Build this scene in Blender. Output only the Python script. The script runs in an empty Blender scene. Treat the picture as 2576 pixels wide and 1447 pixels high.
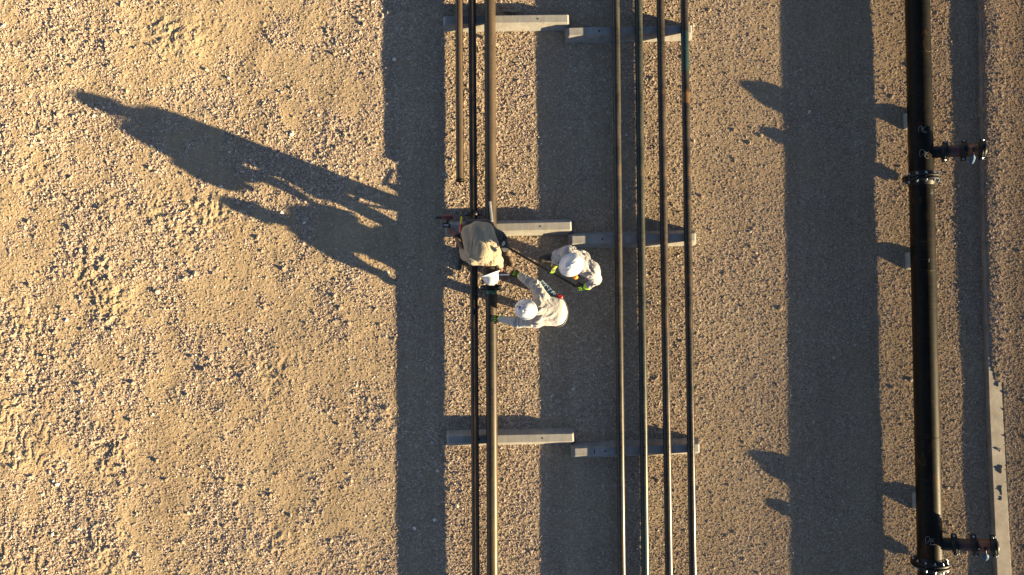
import bpy, math, random
import numpy as np
from mathutils import Vector, Matrix

random.seed(7)
rng = np.random.default_rng(7)
R = math.radians
scene = bpy.context.scene
COL = scene.collection

# ------------------------------------------------------------------ camera, sky, sun, exposure
CAM_H = 10.2
TILT = R(1.2)
cam_d = bpy.data.cameras.new("camera")
cam = bpy.data.objects.new("camera", cam_d)
COL.objects.link(cam)
cam_d.lens = 24.0
cam_d.sensor_width = 36.0
cam_d.clip_start = 0.1
cam_d.clip_end = 2000
cam.location = (0, 0, CAM_H)
cam.rotation_euler = (TILT, 0, 0)
scene.camera = cam

SUN_EL = R(12.7)
SUN_AZ = R(-20.0)             # the sun stands at +x, a little towards -y
sun_vec = Vector((math.cos(SUN_EL) * math.cos(SUN_AZ), math.cos(SUN_EL) * math.sin(SUN_AZ), math.sin(SUN_EL)))
world = bpy.data.worlds.new("World")
scene.world = world
world.use_nodes = True
wn = world.node_tree
sky = wn.nodes.new('ShaderNodeTexSky')
sky.sky_type = 'NISHITA'
sky.sun_disc = False
sky.sun_elevation = SUN_EL
sky.sun_rotation = R(90) - SUN_AZ
bg = wn.nodes['Background']
wn.links.new(sky.outputs[0], bg.inputs[0])
sky.altitude = 1500
sky.air_density = 0.55
sky.dust_density = 0.6
sky.ozone_density = 0.0
bg.inputs[1].default_value = 0.054

sun_d = bpy.data.lights.new("sun", 'SUN')
sun_d.energy = 5.0
sun_d.angle = R(0.5)
sun_d.color = (1.0, 0.765, 0.425)
sun = bpy.data.objects.new("sun", sun_d)
COL.objects.link(sun)
sun.location = (20, -8, 8)
sun.rotation_euler = (-sun_vec).to_track_quat('-Z', 'Y').to_euler()

scene.view_settings.view_transform = 'Standard'
scene.view_settings.look = 'None'
scene.view_settings.exposure = 2.15
scene.view_settings.gamma = 1.0

# ------------------------------------------------------------------ helpers
FPX = 2576 * 24.0 / 36.0
_c, _s = math.cos(TILT), math.sin(TILT)

def P(px, py, z=0.0):
    """world point at height z seen at survey position (px, py)"""
    u = (px - 1288.0) / FPX
    v = (723.5 - py) / FPX
    dy = v * _c + _s
    dz = v * _s - _c
    k = (z - CAM_H) / dz
    return Vector((u * k, dy * k, z))

def tag(o, label=None, cat=None, group=None, kind=None):
    if label: o['label'] = label
    if cat: o['category'] = cat
    if group: o['group'] = group
    if kind: o['kind'] = kind
    return o

def empty(name, loc):
    o = bpy.data.objects.new(name, None)
    o.empty_display_size = 0.2
    o.location = loc
    COL.objects.link(o)
    return o

class MB:
    """collects world-space geometry; build() turns it into one mesh object"""
    def __init__(s):
        s.v = []; s.f = []; s.sm = []
    def add(s, vs, fs, smooth=False):
        b = len(s.v)
        s.v.extend([tuple(v) for v in vs])
        s.f.extend([tuple(i + b for i in f) for f in fs])
        s.sm.extend([smooth] * len(fs))
    def box(s, c, size, M=None, bevel=0.0):
        c = Vector(c); hx, hy, hz = [a / 2 for a in size]
        M = M or Matrix.Identity(3)
        if bevel <= 0:
            vs = [c + M @ Vector((x, y, z)) for x in (-hx, hx) for y in (-hy, hy) for z in (-hz, hz)]
            s.add(vs, [(0, 1, 3, 2), (4, 6, 7, 5), (0, 4, 5, 1), (2, 3, 7, 6), (0, 2, 6, 4), (1, 5, 7, 3)])
            return
        prof = []
        b = min(bevel, hx * .9, hy * .9, hz * .9)
        for (z, ins) in ((-hz, b), (-hz + b, 0), (hz - b, 0), (hz, b)):
            x, y = hx - ins, hy - ins
            q = b * 1.0
            ring = [(x - q, -y), (x, -y + q), (x, y - q), (x - q, y), (-x + q, y), (-x, y - q), (-x, -y + q), (-x + q, -y)]
            prof.append([c + M @ Vector((a, bb, z)) for a, bb in ring])
        vs = [p for r in prof for p in r]
        fs = []
        for k in range(3):
            for i in range(8):
                j = (i + 1) % 8
                fs.append((k * 8 + i, k * 8 + j, k * 8 + 8 + j, k * 8 + 8 + i))
        fs.append(tuple(range(7, -1, -1))); fs.append(tuple(range(24, 32)))
        s.add(vs, fs)
    def lathe(s, a, b, prof, n=24, cap0=True, cap1=True, smooth=True, sx=1.0, ref=None, a0=0.0, a1=2 * math.pi):
        """prof: list of (t along a->b in metres, radius)"""
        a = Vector(a); b = Vector(b)
        d = (b - a).normalized()
        r0 = Vector(ref) if ref is not None else (Vector((0, 0, 1)) if abs(d.z) < .9 else Vector((1, 0, 0)))
        u = (r0 - d * r0.dot(d)).normalized(); w = d.cross(u)
        full = abs(a1 - a0 - 2 * math.pi) < 1e-6
        m = n if full else n + 1
        vs = []
        for t, r in prof:
            for i in range(m):
                an = a0 + (a1 - a0) * i / n
                vs.append(a + d * t + u * (math.cos(an) * r * sx) + w * (math.sin(an) * r))
        fs = []
        for k in range(len(prof) - 1):
            for i in range(n):
                j = (i + 1) % m if full else i + 1
                fs.append((k * m + i, k * m + j, k * m + m + j, k * m + m + i))
        s.add(vs, fs, smooth)
        if full and cap0: s.add(vs[:m], [tuple(range(m - 1, -1, -1))])
        if full and cap1: s.add(vs[-m:], [tuple(range(m))])
    def tube(s, pts, r, n=8, smooth=True):
        pts = [Vector(p) for p in pts]
        rings = []
        for i, p in enumerate(pts):
            d = (pts[min(i + 1, len(pts) - 1)] - pts[max(i - 1, 0)]).normalized()
            ref = Vector((0, 0, 1)) if abs(d.z) < .9 else Vector((1, 0, 0))
            u = (ref - d * ref.dot(d)).normalized(); w = d.cross(u)
            rr = r[i] if isinstance(r, (list, tuple)) else r
            rings.append([p + (u * math.cos(2 * math.pi * k / n) + w * math.sin(2 * math.pi * k / n)) * rr for k in range(n)])
        vs = [q for ring in rings for q in ring]
        fs = []
        for k in range(len(rings) - 1):
            for i in range(n):
                j = (i + 1) % n
                fs.append((k * n + i, k * n + j, k * n + n + j, k * n + n + i))
        s.add(vs, fs, smooth)
        s.add(rings[0], [tuple(range(n - 1, -1, -1))]); s.add(rings[-1], [tuple(range(n))])
    def build(s, name, mat, parent=None, origin=None):
        o0 = Vector(origin) if origin is not None else Vector((0, 0, 0))
        if parent is not None and origin is None:
            o0 = world_loc(parent)
        me = bpy.data.meshes.new(name)
        me.from_pydata([tuple(Vector(v) - o0) for v in s.v], [], s.f)
        me.polygons.foreach_set('use_smooth', s.sm)
        me.materials.append(mat)
        me.update()
        o = bpy.data.objects.new(name, me)
        COL.objects.link(o)
        if parent is not None:
            o.parent = parent
            o.location = o0 - world_loc(parent)
        else:
            o.location = o0
        return o

def world_loc(o):
    p = Vector(o.location)
    while o.parent:
        o = o.parent
        p = p + Vector(o.location)
    return p

# ------------------------------------------------------------------ materials
def new_mat(name):
    m = bpy.data.materials.new(name)
    m.use_nodes = True
    nt = m.node_tree
    return m, nt, nt.nodes['Principled BSDF']

def N(nt, t, **kw):
    n = nt.nodes.new(t)
    for k, v in kw.items():
        if k.startswith('i_'):
            key = k[2:]
            n.inputs[int(key) if key.isdigit() else key].default_value = v
        else:
            setattr(n, k, v)
    return n

def ramp(nt, src, stops, interp='LINEAR'):
    r = nt.nodes.new('ShaderNodeValToRGB')
    r.color_ramp.interpolation = interp
    el = r.color_ramp.elements
    while len(el) < len(stops): el.new(0.5)
    for e, (p, c) in zip(el, stops):
        e.position = p
        e.color = (c, c, c, 1) if isinstance(c, (int, float)) else (*c, 1)
    nt.links.new(src, r.inputs[0])
    return r.outputs[0]

def mixc(nt, f, a, b, mode='MIX'):
    n = nt.nodes.new('ShaderNodeMix')
    n.data_type = 'RGBA'; n.blend_type = mode
    for sock, val in ((n.inputs[0], f), (n.inputs[6], a), (n.inputs[7], b)):
        if isinstance(val, (int, float)): sock.default_value = val
        elif isinstance(val, tuple): sock.default_value = (*val, 1)
        else: nt.links.new(val, sock)
    return n.outputs[2]

def coords(nt, scale=(1, 1, 1), kind='Object', rot=(0, 0, 0)):
    tc = nt.nodes.new('ShaderNodeTexCoord')
    mp = nt.nodes.new('ShaderNodeMapping')
    mp.inputs['Scale'].default_value = scale
    mp.inputs['Rotation'].default_value = rot
    nt.links.new(tc.outputs[kind], mp.inputs[0])
    return mp.outputs[0]

def noise(nt, vec, scale, detail=4, rough=.6, out=0):
    n = nt.nodes.new('ShaderNodeTexNoise')
    n.inputs['Scale'].default_value = scale
    n.inputs['Detail'].default_value = detail
    n.inputs['Roughness'].default_value = rough
    nt.links.new(vec, n.inputs['Vector'])
    return n.outputs[out]

def bump(nt, b, h, strength, dist, prev=None):
    n = nt.nodes.new('ShaderNodeBump')
    n.inputs['Strength'].default_value = strength
    n.inputs['Distance'].default_value = dist
    nt.links.new(h, n.inputs['Height'])
    if prev is not None: nt.links.new(prev, n.inputs['Normal'])
    if b is not None: nt.links.new(n.outputs[0], b.inputs['Normal'])
    return n.outputs[0]

def gravel_mat():
    m, nt, b = new_mat('gravel')
    v = coords(nt)
    vor = N(nt, 'ShaderNodeTexVoronoi'); vor.inputs['Scale'].default_value = 55
    nt.links.new(v, vor.inputs['Vector'])
    sep = N(nt, 'ShaderNodeSeparateColor'); nt.links.new(vor.outputs['Color'], sep.inputs[0])
    stone = ramp(nt, sep.outputs[0], [(0, (.16, .135, .11)), (.25, (.34, .275, .205)), (.5, (.40, .305, .245)), (.8, (.50, .405, .31)), (1, (.76, .69, .59))])
    dust = ramp(nt, noise(nt, v, 1.3, 5), [(.3, (.37, .29, .185)), (.7, (.45, .36, .235))])
    at = N(nt, 'ShaderNodeAttribute', attribute_name='grit')
    f = mixc(nt, .5, noise(nt, v, 9, 5, .7), at.outputs['Fac'])
    f = ramp(nt, f, [(.18, .12), (.7, .85)])
    base = mixc(nt, f, dust, stone)
    big = ramp(nt, noise(nt, v, .45, 3), [(.3, (.92, .90, .90)), (.7, (1.06, 1.05, 1.0))])
    base = mixc(nt, 1.0, base, big, 'MULTIPLY')
    stk = ramp(nt, noise(nt, coords(nt, (2.2, .10, 1)), 1.4, 4), [(.35, (.88, .865, .85)), (.65, (1.09, 1.09, 1.08))])
    base = mixc(nt, 1.0, base, stk, 'MULTIPLY')
    br = N(nt, 'ShaderNodeAttribute', attribute_name='brown')
    base = mixc(nt, br.outputs['Fac'], base, (.64, .555, .46), 'MULTIPLY')  # darkens the right side: browner gravel plus painted light falloff
    nt.links.new(base, b.inputs['Base Color'])
    b.inputs['Roughness'].default_value = .9
    b.inputs['Diffuse Roughness'].default_value = 1.0
    b.inputs['Specular IOR Level'].default_value = .15
    h1 = bump(nt, None, vor.outputs['Distance'], .5, .004)
    nt.nodes[-1].invert = True
    bump(nt, b, noise(nt, v, 170, 4, .75), .6, .0035, h1)
    return m

def stone_mat():
    m, nt, b = new_mat('stones')
    at = N(nt, 'ShaderNodeAttribute', attribute_name='tone')
    col = ramp(nt, at.outputs['Fac'], [(0, (.24, .195, .15)), (.35, (.40, .31, .23)), (.6, (.46, .35, .28)), (.85, (.58, .49, .38)), (1, (.80, .76, .68))])
    nt.links.new(col, b.inputs['Base Color'])
    b.inputs['Roughness'].default_value = .8
    b.inputs['Diffuse Roughness'].default_value = 1.0
    b.inputs['Specular IOR Level'].default_value = .3
    bump(nt, b, noise(nt, coords(nt), 120, 4), .4, .003)
    return m

def concrete_mat(name='concrete', a=(.19, .19, .187), c=(.30, .295, .275)):
    m, nt, b = new_mat(name)
    v = coords(nt)
    col = ramp(nt, noise(nt, v, 5, 8, .65), [(.3, a), (.7, c)])
    sp = ramp(nt, noise(nt, v, 130, 3, .8), [(.3, (.72, .71, .70)), (.5, (1, 1, 1)), (.8, (1.08, 1.08, 1.08))])
    col = mixc(nt, 1.0, col, sp, 'MULTIPLY')
    st = ramp(nt, noise(nt, coords(nt, (6, 1, 6)), 2.2, 6), [(.48, 0), (.68, .65)])
    col = mixc(nt, st, col, (.19, .155, .115))
    nt.links.new(col, b.inputs['Base Color'])
    b.inputs['Roughness'].default_value = .85
    bump(nt, b, noise(nt, v, 110, 5, .7), .35, .003)
    return m

def steel_mat(name, dark=(.05, .045, .04), dust=(.22, .18, .13), rust=(.22, .10, .035), rough=.36, dustamt=.45, rustamt=.25, zone=None, spec=.3):
    """painted line pipe: dark coat, dusty film, rust rings; the pipe runs along y"""
    m, nt, b = new_mat(name)
    v = coords(nt)
    rings = noise(nt, coords(nt, (1.2, 26, 1.2)), 3, 5, .7)
    blot = noise(nt, coords(nt, (5, 1.1, 5)), 2.0, 6, .65)
    fine = noise(nt, v, 90, 4, .7)
    d = mixc(nt, .5, rings, blot)
    fd = ramp(nt, d, [(.5 - .22 * dustamt - .03, 0), (.68, min(1, dustamt * 1.6))])
    col = mixc(nt, fd, dark, dust)
    fr = ramp(nt, noise(nt, coords(nt, (4, 2.2, 4)), 1.7, 7, .7), [(.56, 0), (.70, rustamt)])
    col = mixc(nt, fr, col, rust)
    sc = ramp(nt, noise(nt, coords(nt, (1, 90, 1)), 2.0, 3, .8), [(.69, 0), (.73, .5)])
    col = mixc(nt, sc, col, (.42, .38, .32))
    if zone is not None:           # (y0, y1, colour, amount): a stretch of the pipe with another coat
        tc = N(nt, 'ShaderNodeTexCoord'); sx = N(nt, 'ShaderNodeSeparateXYZ')
        nt.links.new(tc.outputs['Object'], sx.inputs[0])
        for (y0, y1, zc, amt) in zone:
            mr = N(nt, 'ShaderNodeMapRange'); mr.inputs[1].default_value = y0; mr.inputs[2].default_value = y1
            nt.links.new(sx.outputs['Y'], mr.inputs[0])
            tri = ramp(nt, mr.outputs[0], [(0, 0), (.12, 1), (.88, 1), (1, 0)])
            f = N(nt, 'ShaderNodeMath', operation='MULTIPLY'); f.inputs[1].default_value = amt
            nt.links.new(tri, f.inputs[0])
            g = N(nt, 'ShaderNodeMath', operation='MULTIPLY')
            nt.links.new(f.outputs[0], g.inputs[0])
            nt.links.new(ramp(nt, blot, [(.25, .55), (.6, 1)]), g.inputs[1])
            col = mixc(nt, g.outputs[0], col, zc)
    nt.links.new(col, b.inputs['Base Color'])
    rr = ramp(nt, d, [(.35, rough - .04), (.65, rough + .15)])
    nt.links.new(rr, b.inputs['Roughness'])
    b.inputs['Specular IOR Level'].default_value = spec
    bump(nt, b, fine, .12, .0015)
    return m

def plain(name, col, rough=.5, metal=0.0, var=.25, scale=30, bumpamt=.15, bdist=.002, spec=.5):
    m, nt, b = new_mat(name)
    v = coords(nt)
    n = noise(nt, v, scale, 5, .65)
    lo = tuple(max(0, c * (1 - var)) for c in col); hi = tuple(min(1, c * (1 + var)) for c in col)
    nt.links.new(ramp(nt, n, [(.3, lo), (.7, hi)]), b.inputs['Base Color'])
    b.inputs['Roughness'].default_value = rough
    b.inputs['Metallic'].default_value = metal
    b.inputs['Specular IOR Level'].default_value = spec
    if bumpamt: bump(nt, b, noise(nt, v, scale * 2.5, 4), bumpamt, bdist)
    return m

def cloth(name, col, col2=None, weave=900, fold=.42, soil=(.28, .22, .15), soilamt=.25):
    m, nt, b = new_mat(name)
    v = coords(nt)
    base = ramp(nt, noise(nt, v, 7, 5), [(.3, col), (.7, col2 or tuple(min(1, c * 1.12) for c in col))])
    fs = ramp(nt, noise(nt, v, 4.5, 6, .7), [(.52, 0), (.75, soilamt)])
    base = mixc(nt, fs, base, soil)
    nt.links.new(base, b.inputs['Base Color'])
    b.inputs['Roughness'].default_value = .92
    b.inputs['Specular IOR Level'].default_value = .15
    b.inputs['Sheen Weight'].default_value = .15
    h = bump(nt, None, noise(nt, coords(nt, (1, 1, 1)), 24, 3, .5), fold, .02)
    bump(nt, b, noise(nt, v, weave, 2), .25, .001, h)
    return m

M = {}
M['gravel'] = gravel_mat()
M['stones'] = stone_mat()
M['concrete'] = concrete_mat()
M['curb'] = concrete_mat('curb_concrete', (.15, .14, .12), (.29, .265, .23))
M['hole'] = plain('hole_dark', (.02, .02, .02), .9)
M['dark_pipe'] = steel_mat('dark_line_pipe', (.010, .009, .008), (.07, .055, .038), dustamt=.3, zone=[(-6, -1.2, (.09, .06, .03), .3)])
M['brown_pipe'] = steel_mat('brown_dusty_pipe', (.012, .010, .008), (.075, .055, .032), (.09, .042, .014), .38, .45, .4,
                            zone=[(.9, 12, (.085, .06, .038), .6), (-12, -1.6, (.11, .075, .03), .35)])
M['rack_a'] = steel_mat('rack_pipe_grey', (.011, .0105, .009), (.09, .08, .062), rough=.28, dustamt=.5, rustamt=.2)
M['rack_b'] = steel_mat('rack_pipe_green', (.009, .011, .0095), (.08, .08, .062), rough=.28, dustamt=.45, rustamt=.15,
                        zone=[(-12, -2.2, (.035, .07, .05), .5)])
M['rack_c'] = steel_mat('rack_pipe_brown', (.011, .009, .0075), (.09, .07, .05), rough=.28, dustamt=.45, rustamt=.3)
M['rack_d'] = steel_mat('rack_pipe_black', (.0095, .0085, .0075), (.08, .065, .048), rough=.23, dustamt=.35, rustamt=.3,
                        zone=[(3.35, 4.0, (.012, .05, .048), .6), (2.9, 3.08, (.20, .11, .035), .6)])
M['big_pipe'] = steel_mat('large_black_pipe', (.004, .004, .0042), (.020, .017, .010), (.10, .045, .012), .42, .4, .4, spec=.07)
M['black_iron'] = plain('black_iron', (.004, .004, .004), .45, .0, .3, 25, .25, spec=.25)
M['flange'] = plain('flange_black', (.006, .0055, .005), .5, 0, .4, 18, .25, spec=.2)
M['bolt'] = plain('zinc_bolt', (.28, .32, .37), .3, .85, .25, 60, .2)
M['maroon'] = plain('maroon_primer', (.035, .009, .009), .55, 0, .3, 20, .2)
M['copper'] = plain('orange_primer', (.13, .045, .018), .45, .1, .35, 20, .25)
M['blue'] = plain('blue_grip', (.006, .05, .12), .7, 0, .25, 60, .3)
M['green_band'] = plain('green_paint', (.03, .12, .085), .55, 0, .5, 30, .2)
M['chalk'] = plain('white_paint_marker', (.20, .21, .21), .8, 0, .1)
M['white_hat'] = plain('white_shell', (.54, .56, .585), .25, 0, .10, 22, .04)
M['purple'] = plain('purple_sticker', (.10, .05, .22), .5)
M['sticker'] = plain('green_sticker', (.07, .12, .08), .5)
M['skin'] = plain('skin', (.12, .062, .04), .55, 0, .15, 25, .15)
M['hair'] = plain('dark_hair', (.02, .014, .01), .7, 0, .3, 80, .5, .004)
M['tan_shirt'] = cloth('tan_shirt', (.25, .21, .15), (.31, .265, .19), fold=.25, soil=(.15, .12, .08), soilamt=.15)
M['grey_shirt'] = cloth('pale_grey_shirt', (.31, .305, .295), (.42, .41, .395), soil=(.17, .14, .10), soilamt=.15)
M['pink_shirt'] = cloth('pale_shirt', (.27, .26, .262), (.37, .355, .355), soil=(.18, .15, .14), soilamt=.35)
M['navy'] = cloth('navy_trousers', (.016, .020, .026), (.028, .034, .042), soilamt=.08)
M['denim'] = cloth('blue_denim', (.055, .10, .16), (.12, .18, .25), soilamt=.15)
M['dark_denim'] = cloth('dark_denim', (.03, .04, .055), (.05, .065, .085), soilamt=.1)
M['boot'] = plain('brown_leather', (.085, .058, .036), .6, 0, .3, 25, .35)
M['dark_boot'] = plain('dark_leather', (.045, .04, .037), .6, 0, .3, 25, .35)
M['black_glove'] = plain('black_glove', (.014, .015, .014), .7, 0, .4, 60, .5)
M['lime'] = plain('lime_knit', (.38, .85, .02), .75, 0, .12, 60, .3)
M['brown_glove'] = plain('brown_glove', (.13, .062, .045), .75, 0, .3, 40, .4)
M['rubber'] = plain('black_rubber', (.02, .02, .02), .6)
M['red_plastic'] = plain('red_plastic', (.24, .012, .01), .35, 0, .15)
M['dull_red'] = plain('dull_red_plastic', (.13, .025, .02), .45, 0, .3)
M['yellow'] = plain('yellow_plastic', (.80, .55, .02), .45, 0, .1)
M['orange_red'] = plain('orange_red_plastic', (.75, .09, .015), .4, 0, .15)
M['orange'] = plain('orange_plastic', (.9, .28, .01), .35, 0, .1)
M['alu'] = plain('weathered_alu', (.42, .42, .40), .45, .25, .25, 40, .3)
M['bar'] = plain('black_bar', (.015, .014, .014), .4, .2, .3)
M['wood'] = plain('weathered_wood', (.30, .27, .18), .85, 0, .3, 25, .5)
M['bluewhite'] = plain('blue_white_handle', (.30, .50, .85), .3, 0, .1)
M['belt'] = plain('belt', (.03, .022, .018), .5)

# ------------------------------------------------------------------ numpy noise and the ground heightfield
TAB = rng.random((8, 512, 512)).astype(np.float32)

def vnoise(x, y, k=0):
    xi = np.floor(x).astype(np.int64); yi = np.floor(y).astype(np.int64)
    fx = (x - xi).astype(np.float32); fy = (y - yi).astype(np.float32)
    fx = fx * fx * (3 - 2 * fx); fy = fy * fy * (3 - 2 * fy)
    T = TAB[k % 8]
    x0 = (xi + 37 * k) & 511; x1 = (xi + 1 + 37 * k) & 511; y0 = (yi + 91 * k) & 511; y1 = (yi + 1 + 91 * k) & 511
    return (T[x0, y0] * (1 - fx) + T[x1, y0] * fx) * (1 - fy) + (T[x0, y1] * (1 - fx) + T[x1, y1] * fx) * fy

def fbm(x, y, s, octv=3, k=0):
    a = 0; w = 1; tot = 0
    for i in range(octv):
        a = a + w * vnoise(x * s, y * s, k + i); tot += w
        s = s * 2.03; w *= .5
    return a / tot

def pebbles(x, y, cell, rmin, rmax, hf, dens, k):
    """raised stones, one to a jittered cell; dens = array 0..1"""
    gx = x / cell; gy = y / cell
    ci = np.floor(gx).astype(np.int64); cj = np.floor(gy).astype(np.int64)
    out = np.zeros(x.shape, np.float32)
    for di in (-1, 0, 1):
        for dj in (-1, 0, 1):
            a = (ci + di + 131 * k) & 511; b = (cj + dj + 57 * k) & 511
            cx = (ci + di + .15 + .7 * TAB[0][a, b]) * cell; cy = (cj + dj + .15 + .7 * TAB[1][a, b]) * cell
            r = rmin + (rmax - rmin) * TAB[2][a, b] ** 2
            an = TAB[3][a, b] * 6.283
            el = .6 + .4 * TAB[4][a, b]
            dx = x - cx; dy = y - cy
            u = dx * np.cos(an) + dy * np.sin(an); v = (-dx * np.sin(an) + dy * np.cos(an)) / el
            q = 1 - (u * u + v * v) / (r * r)
            h = np.sqrt(np.clip(q, 0, 1)) * r * hf * (.6 + .8 * TAB[5][a, b])
            h = h * (1 + .5 * np.clip(u / r, -1, 1) * (TAB[6][a, b] - .5) * 2)
            h = np.where(TAB[7][a, b] < dens, h, 0)
            out = np.maximum(out, h.astype(np.float32))
    return out

def sstep(a, b, t):
    t = np.clip((t - a) / (b - a), 0, 1)
    return t * t * (3 - 2 * t)

# curb line (front edge) as points; the terrace right of it stands higher
CURB_PTS = [(P(2452, -500, .1), .20), (P(2470, 0, .1), .20), (P(2477, 536, .1), .20), (P(2490, 1020, .1), .20), (P(2509, 1447, .1), .215), (P(2530, 1950, .1), .22)]
_cy = np.array([p.y for p, w in CURB_PTS][::-1]); _cx = np.array([p.x for p, w in CURB_PTS][::-1])
CURB_TOP = .095

def spot(x, y, px, py, rx, ry=None, ang=0.0):
    c = P(px, py); ry = ry or rx
    dx = x - c.x; dy = y - c.y
    u = dx * math.cos(ang) + dy * math.sin(ang); v = -dx * math.sin(ang) + dy * math.cos(ang)
    return np.exp(-((u / rx) ** 2 + (v / ry) ** 2))

def grit(x, y):
    """gravelly patches against compacted dust, 0..1"""
    left = 1 - sstep(-2.6, -1.4, x)
    gm = sstep(.43, .60, fbm(x, y, .95, 4, 2) * .55 + fbm(x, y, 4.5, 4, 6) * .45)
    gm = gm * (.35 + .65 * left) + .25 * (1 - left)
    corridor = sstep(-1.2, -.8, x) * (1 - sstep(.2, .5, x))
    gm = gm - .55 * np.exp(-((x + 3.35) / .26) ** 2) * (1 - sstep(-.6, 1.2, y)) * (.5 + fbm(x, y, 2, 2, 3))
    return np.clip(gm + .45 * corridor + .25 * sstep(5.6, 6.0, x) + .2 * (1 - left) * sstep(1.6, 2.0, x) * (1 - sstep(2.5, 2.8, x)), 0, 1)

def brown(x, y):  # browner gravel to the right; the tint also carries the dimmer light there
    cx = np.interp(y, _cy, _cx)
    w = (fbm(x, y, 1.2, 3, 4) - .5) * .8
    return (.55 * sstep(2.2, 5.2, x + w) + .45 * sstep(.1, .5, x - cx)).astype(np.float32)

def ground_z(x, y):
    fade = (1 - sstep(8.6, 9.6, np.abs(x))) * (1 - sstep(5.6, 6.6, np.abs(y)))
    left = 1 - sstep(-2.6, -1.4, x)                      # the trafficked ground left of the pipes
    und = (fbm(x, y, .8, 3, 0) - .5) * .05 + (fbm(x, y, 3.1, 3, 3) - .5) * .018
    gm = grit(x, y)
    z = und * (.35 + .65 * left) * (.6 + .4 * fade)
    f1 = (fbm(x, y, 34, 2, 4) - .5) * (.0060 + .0030 * gm)
    z = z + (f1 + (vnoise(x * 90, y * 90, 5) - .5) * (.0042 + .0012 * gm)) * fade
    cl = (fbm(x, y, 12, 3, 1) - .5) * .016 * (.25 + .75 * left) * gm
    z = z + cl * fade
    z = z + pebbles(x, y, .043, .010, .019, .60, (.10 + .36 * gm) * (.35 + .65 * np.maximum(left, sstep(-1.2, -.8, x) * (1 - sstep(.2, .5, x)))), 2) * fade
    z = z + pebbles(x, y, .13, .012, .034, .60, .07 + .30 * gm * (.3 + .7 * left), 3) * fade
    # churned clods and foot scuffs on the left
    ch = (spot(x, y, 235, 700, .30, .75, .5) + .9 * spot(x, y, 270, 750, .2, .5) + spot(x, y, 440, 545, .75, .28, -.1) + spot(x, y, 275, 1110, .3, .3)
          + .9 * spot(x, y, 270, 1370, .35, .5, .3) + .8 * spot(x, y, 290, 1190, .3, .35) + .7 * spot(x, y, 440, 85, .6, .35)
          + .6 * spot(x, y, 690, 1370, .5, .3) + .6 * spot(x, y, 960, 1050, .3, .25) + .6 * spot(x, y, 700, 940, .4, .4)
          + .5 * spot(x, y, 280, 520, .2, .3) + .6 * spot(x, y, 550, 520, .4, .2) + .5 * spot(x, y, 60, 440, .3, .3))
    rid = 1 - np.abs(fbm(x + .10 * vnoise(x * 5, y * 5, 7), y, 7.5, 3, 5) - .5) * 5
    z = z + np.clip(ch, 0, 1.1) * (np.clip(rid, -.4, 1) * .022) * fade
    # tyre tread at the lower left: slanted lugs
    tm = (1 - sstep(-6.95, -6.55, x)) * (1 - sstep(-.3, .6, y)) * sstep(.25, .5, fbm(x, y, 1.6, 2, 6) + .12)
    u = (y * .80 - x * .60); v = (y * .6 + x * .8)
    u2 = u + .30 * (fbm(x, y, 2.6, 3, 2) - .5) + .06 * np.sin(v * 21)
    lug = sstep(-.55, -.15, np.sin(u2 * 6.283 / .17))
    row = np.floor(u2 / .17 + .25)
    gap = np.abs(((v / .30 + row * .5 + .9 * (vnoise(row * 3.7, v * 3, 3) - .5)) % 1.0) - .5) * 2
    z = z + tm * (lug * sstep(.10, .24, gap) * .0085) * sstep(.15, .5, vnoise(x * 3.1, y * 3.1, 2)) * fade
    # raised terrace to the right of the curb
    cx = np.interp(y, _cy, _cx)
    top = sstep(-3.6, 4.2, y)
    hT = .080 + .008 * sstep(-4, 4, y)
    cover = sstep(-1.9, -.6, y + (fbm(x * 0 + 2.0, y, 1.3, 2, 3) - .5) * 1.8)
    cover = np.maximum(cover, .9 * np.exp(-((y - P(2500, 1190).y) / .50) ** 2))
    edge = cx - .012 + (np.abs(fbm(x * 0, y, 3, 3, 1) - .5) * .38 + .02) * (1 - .95 * sstep(-1.6, -.2, y)) + (fbm(x, y, 14, 2, 1) - .5) * .04
    bare = (y < -1.2) & (x > cx + .135 + (fbm(x, y, 7, 2, 4) - .5) * .09)
    over = np.where(x > cx + .205, 1.0, np.where(bare, 0.0, cover))
    taper = 1 - sstep(.05, .17, x - cx) * (x < cx + .205) * (y < -1.2)
    berm = np.exp(-((x - cx - .22) / .22) ** 2) * (.020 * top + .002) * cover
    berm = berm + np.exp(-((x - cx - .10) / .16) ** 2) * (.008 + .002 * top) * cover * (.75 + .5 * fbm(x, y, 4, 2, 2)) + .055 * np.clip(x - cx - .3, 0, 3.5)  # last term: slope up to the right, shaped so the terrace catches less sun
    rise = np.where(over > .5, 1.0, 0.0)
    terr = sstep(0.0, .05, x - np.where(x > cx + .203, cx + .12, edge))
    zt = (hT + berm * taper + np.where(x < cx + .205, .030 * cover * (y < -1.2), 0)) * terr * rise
    bumps = pebbles(x, y, .05, .008, .022, .7, .6, 4) * np.exp(-((x - cx - .18) / .25) ** 2) * terr * rise
    z = np.where(x > cx - .03, z * .8 + zt + bumps, z)
    return z.astype(np.float32)

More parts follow.
